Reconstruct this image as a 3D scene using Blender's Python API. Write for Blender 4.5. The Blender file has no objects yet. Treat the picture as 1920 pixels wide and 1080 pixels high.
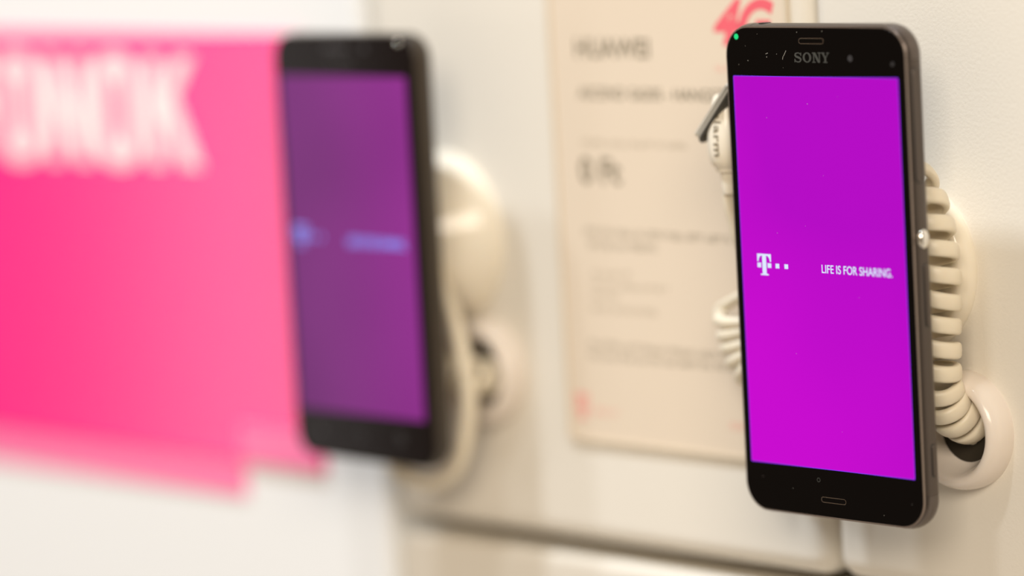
import bpy, bmesh, math, random
from mathutils import Vector, Matrix
C = bpy.context.scene.collection
S = bpy.context.scene
ZO = 1.30            # height of the display above the floor (m); all part sizes below are in millimetres
MM = 0.001

# ------------------------------------------------------------------ camera
F = Vector((-0.73754287, 0.66470305, -0.1191653))
RT = Vector((0.67332465, 0.73733327, -0.05453035))
DN = Vector((0.05161805, -0.12045541, -0.99137585))
cam_d = bpy.data.cameras.new('camera')
cam = bpy.data.objects.new('camera', cam_d); C.objects.link(cam)
m = Matrix.Identity(4)
for i in range(3):
    m[i][0] = RT[i]; m[i][1] = -DN[i]; m[i][2] = -F[i]
m[0][3], m[1][3], m[2][3] = 0.76346755, -0.80994070, 0.13425236 + ZO
cam.matrix_world = m
cam_d.sensor_width = 36; cam_d.lens = 135
cam_d.clip_start = 0.02; cam_d.clip_end = 60
cam_d.dof.use_dof = True
cam_d.dof.focus_distance = 1.121
cam_d.dof.aperture_fstop = 2.8
S.camera = cam

# ------------------------------------------------------------------ world, lamps, exposure
S.view_settings.view_transform = 'Standard'; S.view_settings.look = 'None'
S.view_settings.gamma = 1; S.view_settings.use_curve_mapping = False
S.view_settings.exposure = 0.0
w = bpy.data.worlds.new('world'); S.world = w; w.use_nodes = True
w.node_tree.nodes['Background'].inputs[0].default_value = (1.0, 0.80, 0.58, 1)
w.node_tree.nodes['Background'].inputs[1].default_value = 0.27

def area(name, loc, target, size, power, col, shape='DISK', sy=None):
    d = bpy.data.lights.new(name, 'AREA'); d.shape = shape; d.size = size
    if sy: d.size_y = sy
    d.energy = power; d.color = col
    o = bpy.data.objects.new(name, d); C.objects.link(o)
    o.location = loc
    o.rotation_euler = (Vector(target) - Vector(loc)).to_track_quat('-Z', 'Y').to_euler()
    return o
for x, p, col in ((0.16, 8.5, (0.93, 0.97, 1)), (-0.40, 21, (0.86, 0.95, 1.06)), (-0.96, 14, (0.86, 0.95, 1.06))):
    area('ceiling_spot', (x, -0.76, ZO + 1.74), (x, 0.03, ZO), 0.13, p, col)
area('fill_light', (2.9, -3.0, ZO + 1.85), (-0.1, 0.03, ZO), 2.7, 146, (1, 0.88, 0.73), 'RECTANGLE', 1.4)  # added soft fill from the right front, not a known fixture
area('sign_glare_light', (-1.56, -1.00, ZO - 0.22), (-0.33, 0.03, ZO), 0.20, 1.25, (1, 0.97, 0.96), 'RECTANGLE', 0.62)  # added light, no window: its reflection makes the glare on the sign

# ------------------------------------------------------------------ materials
def mat(name, col, rough=0.5, metal=0.0, spec=0.5, emit=None, es=1.0, bump=None, vary=None, coat=0.0, sss=0.0):
    m = bpy.data.materials.new(name); m.use_nodes = True
    nt = m.node_tree; b = nt.nodes['Principled BSDF']
    b.inputs['Base Color'].default_value = (*col, 1); b.inputs['Roughness'].default_value = rough
    b.inputs['Metallic'].default_value = metal; b.inputs['Specular IOR Level'].default_value = spec
    b.inputs['Coat Weight'].default_value = coat
    if sss:
        b.inputs['Subsurface Weight'].default_value = sss
        b.inputs['Subsurface Radius'].default_value = (0.002, 0.0016, 0.001); b.inputs['Subsurface Scale'].default_value = 1.0
    if emit:
        b.inputs['Emission Color'].default_value = (*emit, 1); b.inputs['Emission Strength'].default_value = es
    tc = nt.nodes.new('ShaderNodeTexCoord')
    if vary:      # slight tonal variation of the material itself (scale, amount)
        n = nt.nodes.new('ShaderNodeTexNoise'); n.inputs['Scale'].default_value = vary[0]; n.inputs['Detail'].default_value = 3
        mr = nt.nodes.new('ShaderNodeMapRange'); mr.inputs[3].default_value = 1 - vary[1]; mr.inputs[4].default_value = 1 + vary[1]
        mx = nt.nodes.new('ShaderNodeMix'); mx.data_type = 'RGBA'; mx.blend_type = 'MULTIPLY'; mx.inputs[0].default_value = 1
        mx.inputs[6].default_value = (*col, 1)
        nt.links.new(tc.outputs['Object'], n.inputs['Vector']); nt.links.new(n.outputs[0], mr.inputs[0])
        nt.links.new(mr.outputs[0], mx.inputs[7]); nt.links.new(mx.outputs[2], b.inputs['Base Color'])
    if bump:      # (scale, distance)
        n = nt.nodes.new('ShaderNodeTexNoise'); n.inputs['Scale'].default_value = bump[0]; n.inputs['Detail'].default_value = 2
        bp = nt.nodes.new('ShaderNodeBump'); bp.inputs['Strength'].default_value = 1; bp.inputs['Distance'].default_value = bump[1]
        nt.links.new(tc.outputs['Object'], n.inputs['Vector']); nt.links.new(n.outputs[0], bp.inputs['Height'])
        nt.links.new(bp.outputs[0], b.inputs['Normal'])
    return m

M = {}
M['panel'] = mat('cream_lacquer_panel', (0.80, 0.75, 0.66), 0.42, spec=0.35, bump=(900, 0.00008))
M['panel_white'] = mat('white_lacquer_panel', (0.86, 0.865, 0.86), 0.42, spec=0.35, bump=(900, 0.00008))
M['back'] = mat('dark_channel', (0.03, 0.022, 0.012), 0.7)
M['floor'] = mat('pale_floor', (0.55, 0.5, 0.44), 0.5, vary=(4, 0.08))
M['card'] = mat('paper_card', (0.765, 0.65, 0.515), 0.5, spec=0.3, vary=(30, 0.01))
M['card_edge'] = mat('card_sleeve_plastic', (0.70, 0.60, 0.46), 0.3, vary=(60, 0.02))
M['ink'] = mat('grey_brown_ink', (0.22, 0.18, 0.12), 0.6, vary=(200, 0.05))
M['ink_light'] = mat('pale_grey_ink', (0.40, 0.33, 0.24), 0.6, vary=(200, 0.05))
M['red_ink'] = mat('coral_red_ink', (0.85, 0.13, 0.17), 0.6, vary=(200, 0.03))
M['red_ink_pale'] = mat('pale_coral_ink', (0.84, 0.36, 0.31), 0.6, vary=(200, 0.03))
M['pink'] = mat('magenta_gloss_sheet', (1.0, 0.002, 0.25), 0.20, spec=0.65, vary=(8, 0.01))
M['pink_light'] = mat('pale_magenta', (1.0, 0.19, 0.42), 0.36, spec=0.6, vary=(8, 0.01))
M['letter'] = mat('white_vinyl_letter', (0.95, 0.84, 0.84), 0.4, vary=(40, 0.01))
M['glass'] = mat('black_phone_glass', (0.0015, 0.0008, 0.0008), 0.05, spec=0.15, bump=(40, 0.000001))
M['glass2'] = mat('brown_black_phone_glass', (0.008, 0.0045, 0.0035), 0.10, spec=0.05, bump=(40, 0.000001))
M['bezel2'] = mat('dark_brown_phone_shell', (0.035, 0.025, 0.016), 0.32, spec=0.5, bump=(3000, 0.00001))
M['metal'] = mat('warm_grey_anodised_metal', (0.115, 0.094, 0.082), 0.36, metal=0.85, bump=(6000, 0.000004))
M['cap'] = mat('satin_grey_corner_metal', (0.14, 0.117, 0.105), 0.26, metal=0.9, bump=(6000, 0.000003))
M['groove'] = mat('black_groove', (0.02, 0.017, 0.015), 0.5, bump=(2000, 0.00001))
M['silver'] = mat('polished_silver', (0.85, 0.82, 0.76), 0.16, metal=1.0, bump=(2000, 0.000004))
M['chrome'] = mat('chromed_strip', (0.80, 0.77, 0.69), 0.32, metal=0.75, bump=(1500, 0.00001))
M['darksteel'] = mat('dark_rubber_strip', (0.05, 0.045, 0.035), 0.3, metal=0.3, bump=(1500, 0.00001))
M['grey_mark'] = mat('grey_printed_mark', (0.052, 0.052, 0.045), 0.4, vary=(400, 0.05))
M['grey_mark2'] = mat('dim_grey_printed_mark', (0.028, 0.026, 0.028), 0.4, vary=(400, 0.05))
M['rim'] = mat('champagne_slot_rim', (0.34, 0.27, 0.22), 0.25, metal=1.0, bump=(3000, 0.000004))
M['lip'] = mat('polished_champagne_lip', (0.40, 0.33, 0.29), 0.3, metal=1.0, bump=(3000, 0.000004))
M['dust'] = mat('pale_dust', (0.45, 0.42, 0.36), 0.8, vary=(900, 0.2))
M['led'] = mat('green_led', (0.0, 0.3, 0.1), 0.4, emit=(0.0, 0.42, 0.12), es=1.0, vary=(900, 0.02))
M['plastic'] = mat('ivory_plastic', (0.84, 0.77, 0.64), 0.12, spec=0.5, bump=(700, 0.00001), sss=0.15)
M['grommet'] = mat('pinkish_white_plastic', (0.78, 0.70, 0.62), 0.16, spec=0.5, bump=(300, 0.00001), sss=0.15)
M['cord'] = mat('cream_rubber_cord', (0.80, 0.72, 0.57), 0.38, spec=0.45, bump=(1500, 0.00002), sss=0.2)
M['hole'] = mat('dark_cable_hole', (0.03, 0.022, 0.012), 0.7, vary=(90, 0.1))

def screen_mat(name, lo, hi, axis_w, centre):
    """self-lit display: backlight, and any reflected haze, as two violets mixed across the picture"""
    m = bpy.data.materials.new(name); m.use_nodes = True; nt = m.node_tree; b = nt.nodes['Principled BSDF']
    b.inputs['Base Color'].default_value = (0.004, 0.003, 0.004, 1); b.inputs['Roughness'].default_value = 0.06
    b.inputs['Specular IOR Level'].default_value = 0.04
    tc = nt.nodes.new('ShaderNodeTexCoord'); mp = nt.nodes.new('ShaderNodeMapping')
    mp.inputs['Scale'].default_value = (9, 1, 9)
    n = nt.nodes.new('ShaderNodeTexNoise'); n.inputs['Scale'].default_value = 1.6; n.inputs['Detail'].default_value = 1.0
    sx = nt.nodes.new('ShaderNodeSeparateXYZ')
    a = nt.nodes.new('ShaderNodeMath'); a.operation = 'MULTIPLY_ADD'; a.inputs[1].default_value = axis_w[0] / 0.065
    c = nt.nodes.new('ShaderNodeMath'); c.operation = 'MULTIPLY_ADD'; c.inputs[1].default_value = axis_w[1] / 0.115
    d = nt.nodes.new('ShaderNodeMath'); d.operation = 'ADD'; d.use_clamp = True
    n2 = nt.nodes.new('ShaderNodeMath'); n2.operation = 'MULTIPLY_ADD'; n2.inputs[1].default_value = 0.7; n2.inputs[2].default_value = centre - 0.35
    mx = nt.nodes.new('ShaderNodeMix'); mx.data_type = 'RGBA'
    mx.inputs[6].default_value = (*lo, 1); mx.inputs[7].default_value = (*hi, 1)
    L = nt.links.new
    L(tc.outputs['Object'], mp.inputs[0]); L(mp.outputs[0], n.inputs['Vector']); L(tc.outputs['Object'], sx.inputs[0])
    L(n.outputs[0], n2.inputs[0]); L(sx.outputs[0], a.inputs[0]); L(n2.outputs[0], a.inputs[2])
    L(sx.outputs[2], c.inputs[0]); L(a.outputs[0], c.inputs[2]); L(c.outputs[0], d.inputs[0]); d.inputs[1].default_value = 0
    L(d.outputs[0], mx.inputs[0]); L(mx.outputs[2], b.inputs['Emission Color']); b.inputs['Emission Strength'].default_value = 1.0
    return m
M['screen'] = screen_mat('lit_violet_screen', (0.46, 0.0, 0.56), (0.74, 0.0, 0.72), (-0.30, -0.55), 0.50)
M['screen_edge'] = mat('blue_violet_screen_border', (0.01, 0.01, 0.02), 0.2, emit=(0.20, 0.03, 0.95), es=0.9, vary=(900, 0.02))
M['screen_text'] = mat('lit_pale_blue_text', (0.02, 0.02, 0.02), 0.2, emit=(0.70, 0.80, 1.0), es=1.0, vary=(900, 0.02))
M['screen2'] = screen_mat('lit_plum_screen', (0.13, 0.010, 0.13), (0.32, 0.035, 0.30), (0.55, 0.10), 0.45)  # emission also holds the reflected haze, stronger towards the right
M['screen_text2'] = mat('lit_blue_text', (0.02, 0.02, 0.02), 0.2, emit=(0.16, 0.25, 1.0), es=1.0, vary=(900, 0.02))

# ------------------------------------------------------------------ builders
def empty(name, x, y, z, label, cat, group=None):
    o = bpy.data.objects.new(name, None); C.objects.link(o)
    o.empty_display_size = 0.01
    o.location = (x * MM, y * MM, z * MM + ZO); o['label'] = label; o['category'] = cat
    if group: o['group'] = group
    return o
ORG = {}
def obj(name, geo, mt, parent=None, smooth=True, bevel=0, label=None, base=(0, 0, 0)):
    """geo = (verts in mm, faces); verts given in wall coordinates (x right, y into the wall, z up from display centre);
    the mesh is stored relative to the parent's (or its own) base point"""
    vs, fs = geo
    if parent is not None:
        p = parent; off = Vector((0, 0, 0))
        while p is not None: off += p.location; p = p.parent
        if parent.parent is not None or parent.type == 'MESH': pass
    else:
        off = Vector((base[0] * MM, base[1] * MM, base[2] * MM + ZO))
    me = bpy.data.meshes.new(name)
    me.from_pydata([(v[0] * MM - off.x, v[1] * MM - off.y, v[2] * MM + ZO - off.z) for v in vs], [], fs)
    bm = bmesh.new(); bm.from_mesh(me)
    bmesh.ops.remove_doubles(bm, verts=bm.verts, dist=1e-7)
    bmesh.ops.recalc_face_normals(bm, faces=bm.faces)
    bm.to_mesh(me); bm.free()
    me.materials.append(mt)
    for p in me.polygons: p.use_smooth = smooth and len(p.vertices) <= 4
    o = bpy.data.objects.new(name, me); C.objects.link(o)
    if parent is not None: o.parent = parent
    else: o.location = off
    if smooth:
        e = o.modifiers.new('edges', 'EDGE_SPLIT'); e.split_angle = math.radians(40)
    if bevel:
        b = o.modifiers.new('bevel', 'BEVEL'); b.width = bevel * MM; b.segments = 3; b.limit_method = 'ANGLE'
        if smooth: o.modifiers.move(1, 0)
    if label: o['label'] = label
    return o
def tag(o, label, cat, group=None):
    o['label'] = label; o['category'] = cat
    if group: o['group'] = group
    return o
def join(*gs):
    V, Fc = [], []
    for v, f in gs:
        k = len(V); V += list(v); Fc += [tuple(i + k for i in q) for q in f]
    return V, Fc
def box(x0, x1, y0, y1, z0, z1):
    v = [(x, y, z) for x in (x0, x1) for y in (y0, y1) for z in (z0, z1)]
    return v, [(0, 1, 3, 2), (4, 6, 7, 5), (0, 4, 5, 1), (2, 3, 7, 6), (0, 2, 6, 4), (1, 5, 7, 3)]
def rr(w, h, r, n=8, ext=0.0):
    """rounded rectangle outline in x,z centred on 0; corner k owns points [k*(n+1+2e) ...]"""
    pts = []
    for k, (sx, sz) in enumerate(((1, 1), (-1, 1), (-1, -1), (1, -1))):
        cx, cz = sx * (w / 2 - r), sz * (h / 2 - r); a0 = k * math.pi / 2
        arc = [(cx + r * math.cos(a0 + i * math.pi / 2 / n), cz + r * math.sin(a0 + i * math.pi / 2 / n)) for i in range(n + 1)]
        if ext:
            t0 = (-math.sin(a0), math.cos(a0)); a1 = a0 + math.pi / 2; t1 = (-math.sin(a1), math.cos(a1))
            arc = [(arc[0][0] - t0[0] * ext, arc[0][1] - t0[1] * ext)] + arc + [(arc[-1][0] + t1[0] * ext, arc[-1][1] + t1[1] * ext)]
        pts += arc
    return pts
def stack(rings, cap0=True, cap1=True):
    n = len(rings[0]); V = [p for r in rings for p in r]; Fc = []
    for k in range(len(rings) - 1):
        for i in range(n):
            j = (i + 1) % n
            Fc.append((k * n + i, k * n + j, (k + 1) * n + j, (k + 1) * n + i))
    if cap0: Fc.append(tuple(range(n)))
    if cap1: Fc.append(tuple((len(rings) - 1) * n + i for i in range(n)))
    return V, Fc
def slab(cx, cz, w, h, r, y0, y1, b=0.15, n=8):
    """rounded-rectangle plate facing -y (front at y0) with softened edges"""
    rg = []
    for ins, y in ((b, y0), (b * 0.3, y0 + b * 0.3), (0, y0 + b), (0, y1 - b), (b, y1)):
        rg.append([(cx + x, y, cz + z) for x, z in rr(w - 2 * ins, h - 2 * ins, max(r - ins, 0.01), n)])
    return stack(rg)
def lathe(cx, cz, prof, y0, n=72, cap=True):
    """solid of revolution about the y axis; prof = (radius, y offset)"""
    return stack([[(cx + r * math.cos(2 * math.pi * i / n), y0 + h, cz + r * math.sin(2 * math.pi * i / n)) for i in range(n)] for r, h in prof], cap, cap)
def lathe_z(cx, cy, prof, n=48):
    return stack([[(cx + r * math.cos(2 * math.pi * i / n), cy + r * math.sin(2 * math.pi * i / n), z) for i in range(n)] for r, z in prof])
def smooth_prof(p, n=5):
    q = catmull([Vector((a, b, 0)) for a, b in p], n); return [(v.x, v.y) for v in q]
def catmull(P, n=12):
    P = [Vector(p) for p in P]; Q = [P[0] * 2 - P[1]] + P + [P[-1] * 2 - P[-2]]; out = []
    for i in range(1, len(Q) - 2):
        for k in range(n):
            t = k / n; a, b, c, d = Q[i - 1], Q[i], Q[i + 1], Q[i + 2]
            out.append(0.5 * ((2 * b) + (c - a) * t + (2 * a - 5 * b + 4 * c - d) * t * t + (3 * b - a - 3 * c + d) * t ** 3))
    out.append(P[-1]); return out
def resample(P, step):
    out = [P[0]]; acc = 0
    for a, b in zip(P, P[1:]):
        L = (b - a).length; s = step - acc
        while s <= L and L > 0:
            out.append(a + (b - a) * (s / L)); s += step
        acc = (acc + L) % step if L else acc
    out.append(P[-1]); return out
def frames(P, up=Vector((0, -1, 0))):
    T = [(P[min(i + 1, len(P) - 1)] - P[max(i - 1, 0)]).normalized() for i in range(len(P))]
    N = [(up - T[0] * up.dot(T[0])).normalized()]
    for i in range(1, len(P)):
        n = N[-1] - T[i] * N[-1].dot(T[i]); N.append(n.normalized())
    return T, N
def tube(P, rad, n=16, taper=None):
    P = [Vector(p) for p in P]; T, N = frames(P); rg = []
    for i, p in enumerate(P):
        B = T[i].cross(N[i]); r = rad if not taper else rad * taper(i / (len(P) - 1))
        rg.append([tuple(p + (N[i] * math.cos(2 * math.pi * k / n) + B * math.sin(2 * math.pi * k / n)) * r) for k in range(n)])
    return stack(rg)
def coil(axis, R, pitch, ha, hr, phase=0.0, n=14, steps=36, sgn=1, sq=0.62):
    """helical cord round an axis line: R(s) radius, pitch(s) mm per turn; cord section ha along the axis, hr across (half sizes)"""
    A = resample(catmull(axis, 16), 0.15); T, N = frames(A, Vector((1, 0, 0)))
    ph = phase; H = []; tot = len(A) - 1
    for i, p in enumerate(A):
        s = i / tot; B = T[i].cross(N[i])
        if i: ph += sgn * 2 * math.pi * (A[i] - A[i - 1]).length / pitch(s)
        H.append((p + (N[i] * math.cos(ph) + B * math.sin(ph)) * R(s), (N[i] * math.cos(ph) + B * math.sin(ph)), T[i]))
    rg = []
    for i in range(len(H)):
        p, rd, ax = H[i]; t = (H[min(i + 1, len(H) - 1)][0] - H[max(i - 1, 0)][0]).normalized()
        rd = (rd - t * rd.dot(t)).normalized(); ax2 = t.cross(rd).normalized(); ring = []
        for k in range(n):
            a = 2 * math.pi * k / n; c, s_ = math.cos(a), math.sin(a)
            ring.append(tuple(p + rd * hr * math.copysign(abs(c) ** sq, c) + ax2 * ha * math.copysign(abs(s_) ** sq, s_)))
        rg.append(ring)
    return stack(rg), [h[0] for h in H]
def prism(polys, y0, y1, f=lambda x, z: (x, z)):
    """flat shapes given as lists of (x,z), pulled from y0 to y1"""
    gs = []
    for k, P in enumerate(polys):
        dy = 0.003 * (k % 10)      # overlapping strokes never lie exactly in one plane
        P = [f(*p) for p in P]; gs.append(stack([[(x, y0 - dy, z) for x, z in P], [(x, y1, z) for x, z in P]]))
    return join(*gs)
def text_geo(s, x0, x1, z0, z1, y, depth=0.04, bold=0.0, spacing=1.0, shear=0.0, ref=None):
    cu = bpy.data.curves.new('t', 'FONT'); cu.body = s; cu.size = 1; cu.offset = bold; cu.space_character = spacing; cu.shear = shear
    cu.resolution_u = 6
    o = bpy.data.objects.new('t', cu); me = bpy.data.meshes.new_from_object(o)
    P = [(v.co.x, v.co.y) for v in me.vertices]; fs = [tuple(p.vertices) for p in me.polygons]
    bpy.data.objects.remove(o); bpy.data.meshes.remove(me)
    ax, bx = min(p[0] for p in P), max(p[0] for p in P); az, bz = (min(p[1] for p in P), max(p[1] for p in P)) if ref is None else ref
    q = [(x0 + (p[0] - ax) / (bx - ax) * (x1 - x0), z0 + (p[1] - az) / (bz - az) * (z1 - z0)) for p in P]
    n = len(q); ed = {}
    for f in fs:
        for a, b in zip(f, f[1:] + f[:1]): ed[(a, b)] = 1
    V = [(x, y - depth, z) for x, z in q] + [(x, y, z) for x, z in q]
    Fc = list(fs) + [tuple(n + i for i in reversed(f)) for f in fs]
    Fc += [(a, b, b + n, a + n) for a, b in ed if (b, a) not in ed]
    return V, Fc
def stroke(P, W):
    """ribbon polygons round a centreline with a width at each point"""
    out = []; P = [Vector((a, b)) for a, b in P]
    L, R_ = [], []
    for i, p in enumerate(P):
        t = (P[min(i + 1, len(P) - 1)] - P[max(i - 1, 0)]).normalized(); nn = Vector((-t.y, t.x)) * W[i] / 2
        L.append(p + nn); R_.append(p - nn)
    for i in range(len(P) - 1): out.append([tuple(L[i]), tuple(L[i + 1]), tuple(R_[i + 1]), tuple(R_[i])])
    return out

# ------------------------------------------------------------------ setting
WY = 36.0            # face of the display panels
def struct(name, geo, mt):
    o = obj(name, geo, mt, smooth=False, base=(0, 60, 0)); o['kind'] = 'structure'; return o
struct('wall_back', box(-1500, 1100, 62, 130, -1300, 1300), M['back'])
struct('floor', box(-3000, 2200, -3200, 130, -1320, -1300), M['floor'])

def panel(x0, x1, z0, z1, fil, mt, label, y0=WY):
    n = 8; rg = []
    cx, cz, w_, h_ = (x0 + x1) / 2, (z0 + z1) / 2, x1 - x0, z1 - z0
    for i in range(n + 1):
        a = math.pi / 2 * i / n; ins = fil * (1 - math.sin(a))
        rg.append([(cx + x, y0 + fil * (1 - math.cos(a)), cz + z) for x, z in rr(w_ - 2 * ins, h_ - 2 * ins, max(7 - ins, 0.3), 6)])
    rg.append([(cx + x, 62, cz + z) for x, z in rr(w_, h_, 7, 6)])
    o = obj('display_panel', stack(rg), mt, base=(cx, WY, z0)); tag(o, label, 'wall panel'); return o
ZB = -100.3
panel(-241.3, -36.6, ZB, 330, 6.5, M['panel'], 'middle cream wall panel, carrying the phone with the plum screen and the price card')
panel(-34.6, 190, ZB + 0.5, 330, 6.5, M['panel'], 'rightmost cream wall panel, carrying the phone with the bright violet screen')
panel(-900, -245.4, -420, 330, 4.0, M['panel_white'], 'leftmost bright white wall panel, carrying the magenta sign')
panel(-241.3, -36.6, -420, -105.5, 3.0, M['panel'], 'cream lower wall panel below the horizontal dark gap, under the price card')
panel(-34.6, 190, -420, -105.5, 3.0, M['panel'], 'cream lower wall panel at the bottom right, below the phone with the violet screen')

# ------------------------------------------------------------------ security mounts and grommets
def mount(cx, cz, prof, label, back):
    o = empty('phone_mount', cx, WY, cz, label, 'phone mount', 'phone mounts on the wall panels')
    obj('base', lathe(cx, cz, smooth_prof(prof), WY), M['plastic'], o)
    obj('puck', lathe(cx, cz, [(11.0, back + 6), (15.2, back + 5.6), (15.8, back + 4.8), (15.8, back + 0.9), (15.2, back + 0.05)], 0), M['plastic'], o)
    return o
mount(2.0, -1.5, [(26.0, 0), (25.9, -1.5), (25.0, -4), (23, -6.2), (17, -7.6), (12, -9.0), (10.6, -14), (10.8, -20), (11, -24)],
      'round ivory mount behind the phone with the bright violet screen', 7.4)
mount(-207.0, -1.5, [(29, 0), (28.6, -2.5), (26, -7), (21.5, -13), (17.5, -18), (15, -21), (13.8, -24)],
      'round ivory mount behind the phone with the plum screen', 8.6)
def grommet(cx, cz, label, mirror=False):
    o = empty('cable_grommet', cx, WY, cz, label, 'cable grommet', 'cable grommets on the wall panels')
    out = smooth_prof([(17.8, 0.0), (17.8, -2.5), (17.3, -5.2), (16.3, -7.3), (15.2, -8.2), (14.1, -8.3), (13.2, -7.4), (12.2, -5.0), (10.9, -2.0), (9.6, 0.4), (9.2, 2.5)], 5)
    obj('ring', lathe(cx, cz, out, WY, 96, cap=False), M['grommet'], o)
    obj('hole_lining', lathe(cx, cz, [(9.25, 2.4), (9.2, 3.0), (9.2, 16), (0.1, 16)], WY, 48, cap=False), M['hole'], o, label='dark disc painting the shade of the cable hole')
    # flat dark disc on the uncut panel stands in for the hole's shade
    obj('hole_shade', stack([[(cx + r * math.cos(2 * math.pi * i / 48), WY - h, cz + r * math.sin(2 * math.pi * i / 48)) for i in range(48)] for r, h in ((9.9, 0.25), (0.05, 0.25))], False, True), M['hole'], o, label='dark disc painting the shade of the cable hole')
    return o
grommet(21.6, -49.0, 'round white cable grommet with coiled cord, lower right of the violet-screen phone')
grommet(-188.2, -46.2, 'round white cable grommet on the middle panel, right of the plum-screen phone')

# ------------------------------------------------------------------ phone with the bright violet screen
def side_pill(x, yc, zc, hw, hh, depth, mt, parent, name, label=None):
    """stadium-shaped key on the right flank: hw half width in y, hh half height in z"""
    rg = []
    for ins, dx in ((0, -1.2), (0, depth - 0.12), (0.12, depth)):
        rg.append([(x + dx, yc + a, zc + b) for a, b in rr(2 * (hw - ins), 2 * (hh - ins), (hw - ins) * 0.98, 6)])
    return obj(name, stack(rg), mt, parent, label=label)

def phone_one():
    o = empty('smartphone', 0, 3.6, -73, 'sharp grey metal smartphone with bright violet screen, in front of the rightmost cream panel', 'smartphone')
    W_, H_, T_, r_, e_ = 72.2, 146.0, 7.2, 9.2, 1.6
    rg = []; N = 14
    for i in range(N + 1):
        a = -math.pi / 2 + math.pi * i / N; ins = e_ * (1 - math.cos(a))
        rg.append([(x, 0.35 + (T_ - 0.35) * (0.5 + 0.5 * math.sin(a)), z) for x, z in rr(W_ - 2 * ins, H_ - 2 * ins, r_ - ins, 10, 1.2)])
    n = len(rg[0]); per = n // 4
    def sub(sel):
        V = [p for r in rg for p in r]; Fc = []
        for k in range(N):
            for i in range(n):
                j = (i + 1) % n
                if sel(i): Fc.append((k * n + i, k * n + j, (k + 1) * n + j, (k + 1) * n + i))
        used = sorted({q for f in Fc for q in f}); mp = {q: t for t, q in enumerate(used)}
        return [V[q] for q in used], [tuple(mp[q] for q in f) for f in Fc]
    V, Fc = sub(lambda i: i % per == per - 1)
    fr = obj('frame', (V, Fc), M['metal'], o)
    for k in range(4):
        V, Fc = sub(lambda i: i // per == k and i % per != per - 1)
        # each corner piece stands a hair proud of the rails
        cxk = sum(v[0] for v in V) / len(V); czk = sum(v[2] for v in V) / len(V)
        V = [(v[0] * 1.0012, v[1], v[2] * 1.0006) for v in V]
        obj('corner_cap', (V, Fc), M['cap'], o)
    obj('back_cover', slab(0, 0, W_ - 2.6, H_ - 2.6, r_ - 1.4, T_ - 0.5, T_ + 0.1), M['glass'], o)
    gl = obj('front_glass', slab(0, 0, 69.9, 143.7, 8.2, 0.0, 0.7, 0.22, 12), M['glass'], o, label='black front glass with dust specks')
    obj('bezel_lip', ring_plate(0, 0, 70.8, 144.6, 8.7, 0.5, 0.3, 0.75), M['lip'], o, label='thin bright line around the glass')
    sc = obj('screen', slab(0, 0, 64.8, 115.1, 0.3, -0.035, 0.1, 0.01, 2), M['screen'], o, smooth=False, label='bright violet lit screen')
    obj('screen_border', ring_plate(0, 0, 65.2, 115.5, 0.35, 0.28, -0.03, 0.1, 3), M['screen_edge'], sc, smooth=False)
    # T-shaped mark with serifs and squares
    x0, x1, z0, z1 = -26.2, -20.6, -1.3, 5.05
    def q(u, v): return (x0 + (x1 - x0) * u, z0 + (z1 - z0) * v)
    serif = lambda s: [(0.5 + s * 0.50, 1.0), (0.5 + s * 0.50, 0.64), (0.5 + s * 0.42, 0.64), (0.5 + s * 0.37, 0.80), (0.5 + s * 0.27, 0.90), (0.5 + s * 0.12, 0.925), (0.5 + s * 0.0, 0.925), (0.5, 1.0)]
    polys = [serif(1), serif(-1), [(0.36, 0.95), (0.64, 0.95), (0.64, 0.12), (0.36, 0.12)],
             [(0.22, 0.0), (0.78, 0.0), (0.78, 0.06), (0.64, 0.075), (0.62, 0.14), (0.38, 0.14), (0.36, 0.075), (0.22, 0.06)],
             [(0.0, 0.36), (0.26, 0.36), (0.26, 0.575), (0.0, 0.575)], [(0.74, 0.36), (1.0, 0.36), (1.0, 0.575), (0.74, 0.575)]]
    sq = [[(a, 0.36), (a + 0.26, 0.36), (a + 0.26, 0.575), (a, 0.575)] for a in (1.32, 1.96)]
    obj('letter_mark', prism([[q(*p) for p in P] for P in polys + sq], -0.075, -0.035), M['screen_text'], sc, smooth=False)
    obj('slogan', text_geo('LIFE IS FOR SHARING.', -0.3, 27.2, 0.45, 2.95, -0.035, 0.04, bold=0.008), M['screen_text'], sc, smooth=False)
    # earpiece and speaker slots
    for cx, cz in ((-0.5, 68.05), (0.3, -66.8)):
        sl = obj('speaker_slot', slab(cx, cz, 9.6, 1.2, 0.58, -0.03, 0.1, 0.02, 8), M['glass'], o)
        obj('slot_rim', ring_plate(cx, cz, 9.9, 1.7, 0.84, 0.16, -0.06, 0.1, 8), M['rim'], sl)
    # slab serif name in grey
    obj('maker_name', sony(-7.5, 6.4, 61.8, 64.75, -0.03), M['grey_mark'], o, smooth=False, label='grey slab serif lettering')
    obj('notification_light', lathe(-30.6, 69.25, [(0.85, -0.05), (0.9, 0.1)], 0, 20), M['led'], o, smooth=False, label='small lit green dot')
    obj('camera_lens', lathe(14.5, 63.1, [(0.55, -0.04), (0.95, -0.02), (1.0, 0.1)], 0, 24), M['grey_mark2'], o)
    obj('sensor', lathe(30.6, 61.6, [(0.6, -0.03), (0.7, 0.1)], 0, 20), M['grey_mark2'], o)
    obj('microphone_hole', ring_plate(-5.4, -61.1, 1.3, 1.3, 0.64, 0.13, -0.04, 0.1, 8), M['grey_mark'], o)
    rnd = random.Random(5); gs = []
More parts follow.
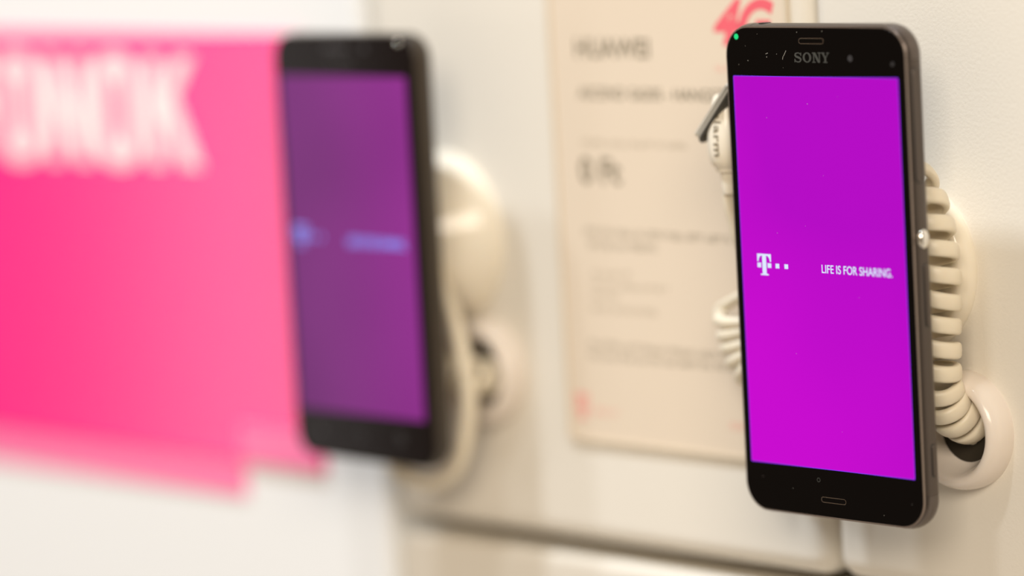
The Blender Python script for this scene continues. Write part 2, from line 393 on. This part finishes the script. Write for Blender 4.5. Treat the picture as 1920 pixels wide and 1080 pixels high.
    for px, pz, s in ((-18.5, 63.3, .28), (-26.2, 62.2, .25), (-14.4, 64.2, .2), (-27.0, 66.5, .15), (-22.0, 70.0, .15), (-6.0, 70.6, .2), (4, 70.9, .2),
                      (-30, 61, .15), (-28, 55.2, .0), (-12, 60.2, .12), (-19.6, 45.5, .2), (-3.0, 49.8, .22), (2, 29, .12), (-17.5, 11.5, .18), (-6, 14, .14),
                      (-12, -24, .14), (5, -46, .12), (-28, -62, .15), (-16, -64.5, .15), (31, -65, .15), (20, -69.3, .15), (9, 52, .1), (14, -6, .12)):
        if s: gs.append(prism([[(px + 0.6 * s * rnd.uniform(.3, 1.0) * math.cos(a), pz + 0.6 * s * rnd.uniform(.5, 1.0) * math.sin(a)) for a in (0.3, 1.2, 2.3, 3.4, 4.4, 5.5)]], -0.1, -0.04))
    for P in (((-11.7, 63.6), (-11.0, 64.6), (-10.6, 65.2)), ((-12.1, 62.6), (-11.9, 63.5)), ((-18.9, 64.2), (-17.9, 64.5))):
        gs.append(prism(stroke(P, [0.09] * len(P)), -0.1, -0.04))
    d = obj('dust_specks', join(*gs), M['dust'], gl, smooth=False); d['kind'] = 'stuff'
    # right flank
    side_pill(36.1, 3.5, 44.0, 1.75, 16.6, 0.04, M['groove'], o, 'flap_gap')
    side_pill(36.1, 3.5, 44.0, 1.45, 16.3, 0.16, M['metal'], o, 'port_flap')
    rg = [[(36.0 + h, 3.7 + r * math.cos(2 * math.pi * i / 28), 11.6 + 1.35 * r * math.sin(2 * math.pi * i / 28)) for i in range(28)] for h, r in ((-0.5, 2.1), (0.35, 2.1), (0.8, 1.9), (1.15, 1.4), (1.28, 0.7), (1.3, 0.1))]
    obj('power_button', stack(rg), M['silver'], o, label='domed polished silver button')
    side_pill(36.1, 4.1, -4.6, 1.05, 9.3, 0.03, M['groove'], o, 'rocker_gap')
    side_pill(36.1, 4.2, -4.6, 0.6, 8.8, 0.35, M['metal'], o, 'volume_rocker')
    side_pill(36.1, 4.2, -52.4, 1.0, 5.0, 0.03, M['groove'], o, 'shutter_gap')
    side_pill(36.1, 4.3, -52.4, 0.6, 4.5, 0.35, M['metal'], o, 'shutter_button')
    rg = [[(-22.5 + r * math.cos(2 * math.pi * i / 24), 4.0 + 0.9 * r * math.sin(2 * math.pi * i / 24), 73 + h) for i in range(24)] for h, r in ((-2.0, 2.0), (0.06, 2.0), (0.1, 1.8), (-0.3, 1.6), (-1.5, 1.55))]
    obj('headphone_jack', stack(rg), M['groove'], o)
    # port flap hanging open on the left flank
    a = Vector((-36.2, 4.0, 55.0)); b = Vector((-52.0, 4.0, 38.1)); t = (b - a).normalized(); nn = Vector((-t.z, 0, t.x))
    if nn.x > 0: nn = -nn
    def plate(off, th, hw, k0, k1):
        P0 = a + t * k0 + nn * off; P1 = a + t * ((b - a).length - k1) + nn * off; L = (P1 - P0).length; cc = (P0 + P1) / 2; rg = []
        for ins, d in ((0.25, -th / 2), (0, -th / 2 + 0.2), (0, th / 2 - 0.2), (0.25, th / 2)):
            rg.append([tuple(cc + t * u + Vector((0, 1, 0)) * v + nn * d) for u, v in rr(L - 2 * ins, 2 * (hw - ins), hw - ins - 0.02, 6)])
        return stack(rg)
    fl = obj('open_port_cover', plate(0.7, 1.0, 2.3, 0, 0.2), M['chrome'], o, label='thin chromed cover hanging open')
    obj('inner_plate', plate(-0.5, 0.8, 2.2, 0.3, 0.5), M['chrome'], fl)
    obj('cover_seal', plate(-1.45, 0.9, 2.1, 0.4, 0.0), M['darksteel'], fl, label='dark strip under the chromed cover')
    return o

def ring_plate(cx, cz, w_, h_, r, wid, y0, y1, n=10):
    """a narrow frame of rounded-rectangle outline, wid wide"""
    a = rr(w_, h_, r, n); b = rr(w_ - 2 * wid, h_ - 2 * wid, max(r - wid, 0.02), n)
    rg = [[(cx + x, y1, cz + z) for x, z in a], [(cx + x, y0, cz + z) for x, z in a], [(cx + x, y0, cz + z) for x, z in b], [(cx + x, y1, cz + z) for x, z in b]]
    V, Fc = stack(rg, False, False); m_ = len(a)
    Fc += [(i, 3 * m_ + i, 3 * m_ + (i + 1) % m_, (i + 1) % m_) for i in range(m_)]
    return V, Fc
def sony(x0, x1, z0, z1, y):
    """four slab serif capitals in a box"""
    H_ = z1 - z0; W_ = x1 - x0; P = []
    def put(polys, a, b):
        for p in polys: P.append([(x0 + W_ * (a + (b - a) * u), z0 + H_ * v) for u, v in p])
    R_ = lambda u0, u1, v0, v1: [(u0, v0), (u1, v0), (u1, v1), (u0, v1)]
    S_ = [(0.86, 0.74), (0.78, 0.86), (0.6, 0.94), (0.4, 0.94), (0.2, 0.86), (0.14, 0.73), (0.24, 0.60), (0.5, 0.52), (0.76, 0.42), (0.86, 0.28), (0.78, 0.13), (0.6, 0.06), (0.38, 0.06), (0.2, 0.14), (0.12, 0.28)]
    put(stroke(S_, [.08, .09, .1, .11, .16, .2, .2, .2, .2, .2, .16, .11, .1, .09, .08]), 0.0, 0.225)
    put([R_(0.83, 0.93, 0.66, 0.98), R_(0.05, 0.15, 0.02, 0.36)], 0.0, 0.225)
    O_ = []
    for i in range(28):
        t0, t1 = 2 * math.pi * i / 28, 2 * math.pi * (i + 1) / 28
        O_.append([(0.5 + 0.5 * math.cos(t0), 0.5 + 0.5 * math.sin(t0)), (0.5 + 0.5 * math.cos(t1), 0.5 + 0.5 * math.sin(t1)), (0.5 + 0.28 * math.cos(t1), 0.5 + 0.40 * math.sin(t1)), (0.5 + 0.28 * math.cos(t0), 0.5 + 0.40 * math.sin(t0))])
    put(O_, 0.25, 0.49)
    put([R_(0.12, 0.22, 0, 1), R_(0.78, 0.88, 0, 1), R_(0, 0.36, 0, 0.09), R_(0, 0.3, 0.91, 1), R_(0.64, 1, 0.91, 1), [(0.1, 1), (0.36, 1), (0.88, 0.0), (0.66, 0.0)]], 0.52, 0.765)
    put([[(0.08, 0.95), (0.32, 0.95), (0.6, 0.45), (0.4, 0.45)], [(0.82, 0.95), (0.92, 0.95), (0.6, 0.45), (0.48, 0.45)], R_(0.4, 0.6, 0, 0.5), R_(0.25, 0.75, 0, 0.09), R_(0, 0.42, 0.91, 1), R_(0.68, 1, 0.91, 1)], 0.775, 1.0)
    return prism(P, y - 0.03, y + 0.02)
phone_one()

# ------------------------------------------------------------------ phone with the plum screen
def phone_two():
    cx, cz = -212.6, -2.0
    o = empty('smartphone', cx, 4, cz - 72, 'blurred dark brown smartphone with dim plum screen, between the magenta sign and the price card', 'smartphone')
    W_, H_, T_, r_, e_ = 73.4, 143.6, 8.6, 8.5, 3.0
    rg = []; N = 12
    for i in range(N + 1):
        a = -math.pi / 2 + math.pi * i / N; ins = e_ * (1 - math.cos(a)) if a > 0 else 0.7 * (1 - math.cos(a))
        rg.append([(cx + x, 0.3 + (T_ - 0.3) * (0.5 + 0.5 * math.sin(a)), cz + z) for x, z in rr(W_ - 2 * ins, H_ - 2 * ins, r_ - ins, 10)])
    obj('shell', stack(rg), M['bezel2'], o)
    obj('front_glass', slab(cx, cz, W_ - 1.8, H_ - 1.8, r_ - 0.8, 0.0, 0.6, 0.2, 12), M['glass2'], o)
    sx, sz = -213.6, -1.0
    sc = obj('screen', slab(sx, sz, 64.6, 113.2, 0.3, -0.035, 0.1, 0.01, 2), M['screen2'], o, smooth=False, label='dim plum lit screen')
    x0, x1, z0, z1 = -243.0, -236.4, -1.9, 4.9
    q = lambda u, v: (x0 + (x1 - x0) * u, z0 + (z1 - z0) * v)
    polys = [[(0, 0.64), (0, 1), (1, 1), (1, 0.64), (0.9, 0.64), (0.8, 0.88), (0.64, 0.92), (0.64, 0), (0.36, 0), (0.36, 0.92), (0.2, 0.88), (0.1, 0.64)],
             [(0.2, 0), (0.8, 0), (0.8, 0.07), (0.2, 0.07)], [(0, 0.36), (0.27, 0.36), (0.27, 0.58), (0, 0.58)], [(0.73, 0.36), (1, 0.36), (1, 0.58), (0.73, 0.58)]]
    sq = [[(a, 0.36), (a + 0.24, 0.36), (a + 0.24, 0.58), (a, 0.58)] for a in (1.3, 1.9)]
    obj('letter_mark', prism([[q(*p) for p in P] for P in polys + sq], -0.075, -0.035), M['screen_text2'], sc, smooth=False)
    obj('slogan', text_geo('LIFE IS FOR SHARING.', -215.2, -185.8, -1.0, 2.2, -0.035, 0.04, bold=0.03), M['screen_text2'], sc, smooth=False)
    obj('earpiece', slab(-216.0, 64.6, 13, 2.0, 1.0, -0.05, 0.1, 0.03), M['grey_mark2'], o)
    obj('maker_name', text_geo('HUAWEI', -221.0, -207.2, 58.9, 61.2, -0.01, 0.04, bold=0.01), M['grey_mark2'], o, smooth=False, label='dim grey lettering')
    obj('camera_lens', lathe(-201.3, 64.6, [(0.9, -0.05), (1.3, -0.03), (1.35, 0.1)], 0, 24), M['grey_mark2'], o)
    for k, kx in enumerate((-235.5, -214.2, -193.9)):
        if k == 0: g = prism([[(kx - 1.6, -64.6), (kx + 1.4, -62.8), (kx + 1.4, -66.4)]], -0.05, 0.02)
        elif k == 1: g = ring_plate(kx, -64.5, 3.4, 3.4, 1.68, 0.4, -0.05, 0.02)
        else: g = ring_plate(kx, -64.2, 3.6, 3.0, 0.3, 0.6, -0.05, 0.02)
        obj('touch_key', g, M['grey_mark2'], o, smooth=False)
    obj('glint_bead', lathe(-184.0, 66.9, [(0.1, -0.8), (0.5, -0.72), (0.9, -0.4), (1.05, 0.1)], 0, 24), M['silver'], o, label='tiny silver bead added for the glint at the top right corner')  # added bead that catches the spots, only for the corner highlight
    return o
phone_two()

# ------------------------------------------------------------------ cords
tc_ = empty('coiled_cord', 23.5, WY, -48.8, 'cream coiled cord rising from the grommet behind the right edge of the violet-screen phone', 'cord', 'cords of the security mounts')
axis1 = [(23.5, 45, -47.0), (23.4, 38, -46.6), (23.1, 31.5, -44.6), (22.6, 26, -40.6), (23.0, 22.3, -35.4), (24.0, 20.6, -30.1), (24.8, 20, -22), (25.2, 20, -14.4), (25.8, 20, -7),
         (25.9, 20, -0.3), (25.4, 20, 6), (24.2, 20.2, 12), (22.3, 20.5, 19), (19.0, 21, 24.6), (14.5, 22, 27)]
g, H = coil(axis1, lambda s: 6.1 - 1.0 * max(0, (s - 0.8) / 0.2), lambda s: 4.6 + 2.5 * min(1, s / 0.45), 2.45, 1.45, phase=0.4, sgn=-1)
obj('coil', g, M['cord'], tc_)
e1 = [tuple(H[-1]), (H[-1].x - 5, H[-1].y + 1, H[-1].z + 1), (6, 24, 22), (4, 23, 12), (3.2, 23, 8)]
obj('straight_end', tube(catmull(e1, 10), 1.9), M['cord'], tc_)

pc = empty('alarm_cable', -57, WY, -40, 'ivory alarm plug with cable and coil at the left edge of the violet-screen phone', 'cable')
PX, PY = -43.9, 8.0
prof = [(0.1, 51.5), (3.2, 51.4), (4.0, 50.4), (4.6, 48), (5.5, 44), (6.15, 40), (6.35, 37), (6.2, 34), (5.7, 31.6), (5.0, 30.0), (4.3, 29.5), (4.1, 29.2), (4.1, 28.3), (3.6, 28.0), (2.9, 27.9), (2.7, 24.0), (2.2, 21.5), (0.1, 21.4)]
pg = obj('plug', lathe_z(PX, PY, prof), M['plastic'], pc)
# wrapped lettering reading downwards
V, Fc = text_geo('alarm', 0, 13.4, 0, 2.55, 0, 0.12, bold=0.012, spacing=1.05)
ca = math.atan2(-0.665, 0.737) - math.radians(36)
def r_at(z):
    pr = [p for p in prof if 30 <= p[1] <= 51.5]
    for (r0, z0), (r1, z1) in zip(pr, pr[1:]):
        if z1 <= z <= z0: return r1 + (r0 - r1) * (z - z1) / (z0 - z1)
    return 5
W2 = []
for x, y, z in V:
    zz = 46.6 - x; r = r_at(zz) + 0.02 - y; th = ca + (z - 1.2) / 6.2
    W2.append((PX + r * math.cos(th), PY + r * math.sin(th), zz))
obj('lettering', (W2, Fc), M['ink'], pg, smooth=False, label='dark grey lettering reading downwards')
cab = [(PX, PY, 27), (-44.9, 8.2, 24.5), (-45.6, 8.5, 22), (-45.8, 9.0, 17.7), (-45.5, 10.0, 12.8), (-44.9, 11.0, 7.8), (-44.4, 13.0, 1.9), (-44.2, 16.5, -4.1), (-46.2, 19.5, -8.2)]
axis2 = [(-57.0, 24, -18.6), (-56.8, 24, -21.0), (-56.0, 24, -24), (-54.8, 24, -28), (-52.6, 24, -32), (-48.6, 24, -35.5), (-44, 23.5, -37.5)]
g, H = coil(axis2, lambda s: 7.6 - 1.0 * s, lambda s: 3.9, 1.8, 1.7, phase=3.0, sgn=-1, sq=0.85)
obj('coil', g, M['cord'], pc)
h0, h1 = H[0], H[6]; tg = (h0 - h1).normalized()
cab = cab + [tuple(h0 + tg * 5 + Vector((0, 0, 2.0))), tuple(h0 + tg * 2), tuple(h0)]
obj('cable', tube(catmull(cab, 12), 1.75), M['cord'], pc)
obj('coil_end', tube(catmull([tuple(H[-1]), tuple(H[-1] + (H[-1] - H[-7]).normalized() * 3), (-36, 20, -34), (-20, 17, -20), (-11.5, 15.5, -10), (-7, 13, -7)], 10), 1.7), M['cord'], pc)

c2 = empty('looped_cord', -188.2, WY, -46.2, 'blurred cream cord looping round the lower right corner of the plum-screen phone', 'cord', 'cords of the security mounts')
axis3 = [(-189.6, 44, -49.0), (-188.0, 38, -48.6), (-185.6, 33, -47.8), (-183.4, 27, -46), (-187.0, 21, -45.0), (-193.0, 18.5, -43.6), (-200, 17.8, -42)]
g, H = coil(axis3, lambda s: 4.6, lambda s: 4.6, 2.1, 1.4, phase=0.4, sgn=-1)
obj('coil', g, M['cord'], c2)
loop = [(-198, 16, 6), (-192.5, 16, -5.1), (-188.6, 17, -15.8), (-185.2, 18, -24.6), (-181.6, 18, -36.8), (-179.4, 18, -50.9), (-182.4, 18, -66.2), (-188.8, 18, -77.0), (-199.0, 17.5, -82.2), (-208.7, 16.5, -81.2), (-214.6, 15, -77.5), (-215.5, 13.5, -70), (-212, 12, -55), (-208, 12, -30)]
obj('straight_cord', tube(catmull(loop, 14), 2.75), M['cord'], c2)

# ------------------------------------------------------------------ price card on the middle panel
card = empty('price_card', -96, WY, -65, 'tall beige printed price card flat on the middle cream panel', 'price card')
obj('card', slab(-96.3, 12.0, 105.0, 154.0, 1.0, WY - 0.9, WY - 0.02, 0.2, 6), M['card'], card, smooth=False)
obj('sleeve_edge', ring_plate(-96.3, 12.0, 107.0, 156.0, 1.6, 1.15, WY - 1.5, WY - 0.01), M['card_edge'], card)
cy = WY - 0.9
def ctext(name, s, x0, x1, z0, z1, mt, bold=0.0, **k): return obj(name, text_geo(s, x0, x1, z0, z1, cy, 0.05, bold, **k), M[mt], card, smooth=False)
ctext('heading', 'HUAWEI', -137.4, -103.6, 59.4, 65.7, 'ink', 0.015)
ctext('subheading', 'ASCEND G620S - HANGSZ', -137.2, -71.5, 46.2, 50.0, 'ink', 0.01)
ctext('price', '0 Ft', -138.2, -119.3, 18.8, 27.4, 'ink', 0.02)
ctext('network_mark', '4G', -74.8, -48.5, 63.4, 78.2, 'red_ink', 0.045, shear=0.35)
def greek(name, x0, x1, z, h, mt, seed):
    """one or more lines of small illegible print: short strokes grouped into words"""
    rnd = random.Random(seed); P = []; x = x0
    while x < x1:
        for _ in range(rnd.randint(3, 9)):
            if x > x1: break
            k = rnd.random(); w_ = h * 0.14
            P.append([(x, z), (x + w_, z), (x + w_, z + h), (x, z + h)])
            if k < 0.5: P.append([(x, z + h * .8), (x + h * .5, z + h * .8), (x + h * .5, z + h), (x, z + h)])
            if k > 0.3: P.append([(x, z), (x + h * .5, z), (x + h * .5, z + h * .18), (x, z + h * .18)])
            x += h * rnd.uniform(0.62, 0.78)
        x += h * 0.6
    return prism(P, cy - 0.05, cy)
lines = [('small_print', [(-136.4, -88.5, 31.2, 1.7)], 'ink_light'),
         ('small_print', [(-137.8, -72.5, 2.2, 2.0), (-135.6, -105, -1.9, 2.0)], 'ink'),
         ('small_print', [(-135.1, -117.7, -11, 1.7), (-135.3, -99.8, -14.8, 1.7), (-135.6, -123, -18.4, 1.7), (-135.9, -106.4, -22.6, 1.7)], 'ink_light'),
         ('small_print', [(-138.1, -60, -34.6, 1.9), (-138.4, -60, -38.2, 1.9)], 'ink'),
         ('small_print', [(-74.4, -62, 55.8, 1.6)], 'red_ink_pale'),
         ('small_print', [(-137.4, -127.2, -56.4, 1.6), (-75.5, -66, -56.6, 1.9)], 'red_ink_pale')]
for i, (nm, ls, mt) in enumerate(lines):
    for j, l in enumerate(ls): obj(nm, greek(nm, *l, mt, i * 7 + j), M[mt], card, smooth=False)
x0, x1, z0, z1 = -146.2, -140.0, -58.6, -50.2
q = lambda u, v: (x0 + (x1 - x0) * u, z0 + (z1 - z0) * v)
obj('letter_mark', prism([[q(*p) for p in P] for P in ([(0, 0.66), (0, 1), (1, 1), (1, 0.66), (0.88, 0.66), (0.8, 0.86), (0.68, 0.9), (0.68, 0), (0.32, 0), (0.32, 0.9), (0.2, 0.86), (0.12, 0.66)], [(0.12, 0), (0.88, 0), (0.88, 0.09), (0.12, 0.09)], [(0, 0.32), (0.24, 0.32), (0.24, 0.56), (0, 0.56)], [(0.76, 0.32), (1, 0.32), (1, 0.56), (0.76, 0.56)])], cy - 0.05, cy), M['red_ink_pale'], card, smooth=False)

# ------------------------------------------------------------------ magenta sign on the left panel
sg = empty('magenta_sign', -500, WY, -89, 'large glossy magenta sign with white capitals, on the white panel left of the plum-screen phone', 'sign')
obj('board', slab(-529, -11.0, 502, 155.0, 0.6, WY - 2.0, WY - 0.02, 0.3, 4), M['pink'], sg, smooth=False)
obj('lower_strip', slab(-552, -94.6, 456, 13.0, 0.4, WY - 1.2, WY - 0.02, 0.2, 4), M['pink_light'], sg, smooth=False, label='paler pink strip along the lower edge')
obj('corner_patch', slab(-301.0, -81.2, 45.0, 13.6, 0.4, WY - 2.6, WY - 2.0, 0.2, 4), M['pink_light'], sg, smooth=False, label='paler pink patch on the lower right corner')  # paler thin rectangle laid over the board's lower right corner
yl = WY - 2.0
def capital(ch, a, b, z0, z1):
    """heavy condensed capitals drawn as polygons in a unit box"""
    R_ = lambda u0, u1, v0, v1: [(u0, v0), (u1, v0), (u1, v1), (u0, v1)]
    if ch == 'O':
        P = []; n = 32
        def e(t, sx, sz, k):
            c, s_ = math.cos(t), math.sin(t)
            return (0.5 + sx * math.copysign(abs(c) ** k, c), 0.5 + sz * math.copysign(abs(s_) ** k, s_))
        for i in range(n):
            t0, t1 = 2 * math.pi * i / n, 2 * math.pi * (i + 1) / n
            P.append([e(t0, .5, .5, .75), e(t1, .5, .5, .75), e(t1, .15, .32, .8), e(t0, .15, .32, .8)])
    elif ch == 'N': P = [R_(0, .32, 0, 1), R_(.68, 1, 0, 1), [(.02, 1), (.34, 1), (.98, 0), (.66, 0)]]
    elif ch == 'K': P = [R_(0, .31, 0, 1), [(.28, .35), (.28, .62), (.64, 1), (.99, 1)], [(.30, .55), (.52, .72), (1.03, 0), (.66, 0)]]
    elif ch == 'F': P = [R_(0, .36, 0, 1), R_(.3, 1, .79, 1), R_(.3, .9, .42, .62)]
    elif ch == 'E': P = [R_(0, .36, 0, 1), R_(.3, 1, .79, 1), R_(.3, .92, .40, .60), R_(.3, 1, 0, .2)]
    elif ch == 'L': P = [R_(0, .36, 0, 1), R_(.3, 1, 0, .2)]
    else: P = [R_(.32, .68, 0, 1), R_(0, 1, .79, 1)]
    return prism([[(a + (b - a) * u, z0 + (z1 - z0) * v) for u, v in p] for p in P], yl - 0.3, yl)
letters = [('K', -366.8, -337.0), ('O', -400.5, -369.8), ('N', -430.3, -402.3), ('O', -463.5, -432.6), ('F', -487, -467), ('E', -510, -490), ('L', -532, -513), ('E', -555, -535), ('T', -580, -558)]
for ch, a, b in letters:
    z0, z1 = (18.2, 58.6) if ch != 'O' else (17.2, 59.6)
    obj('letter', capital(ch, a, b, z0, z1), M['letter'], sg, smooth=False)
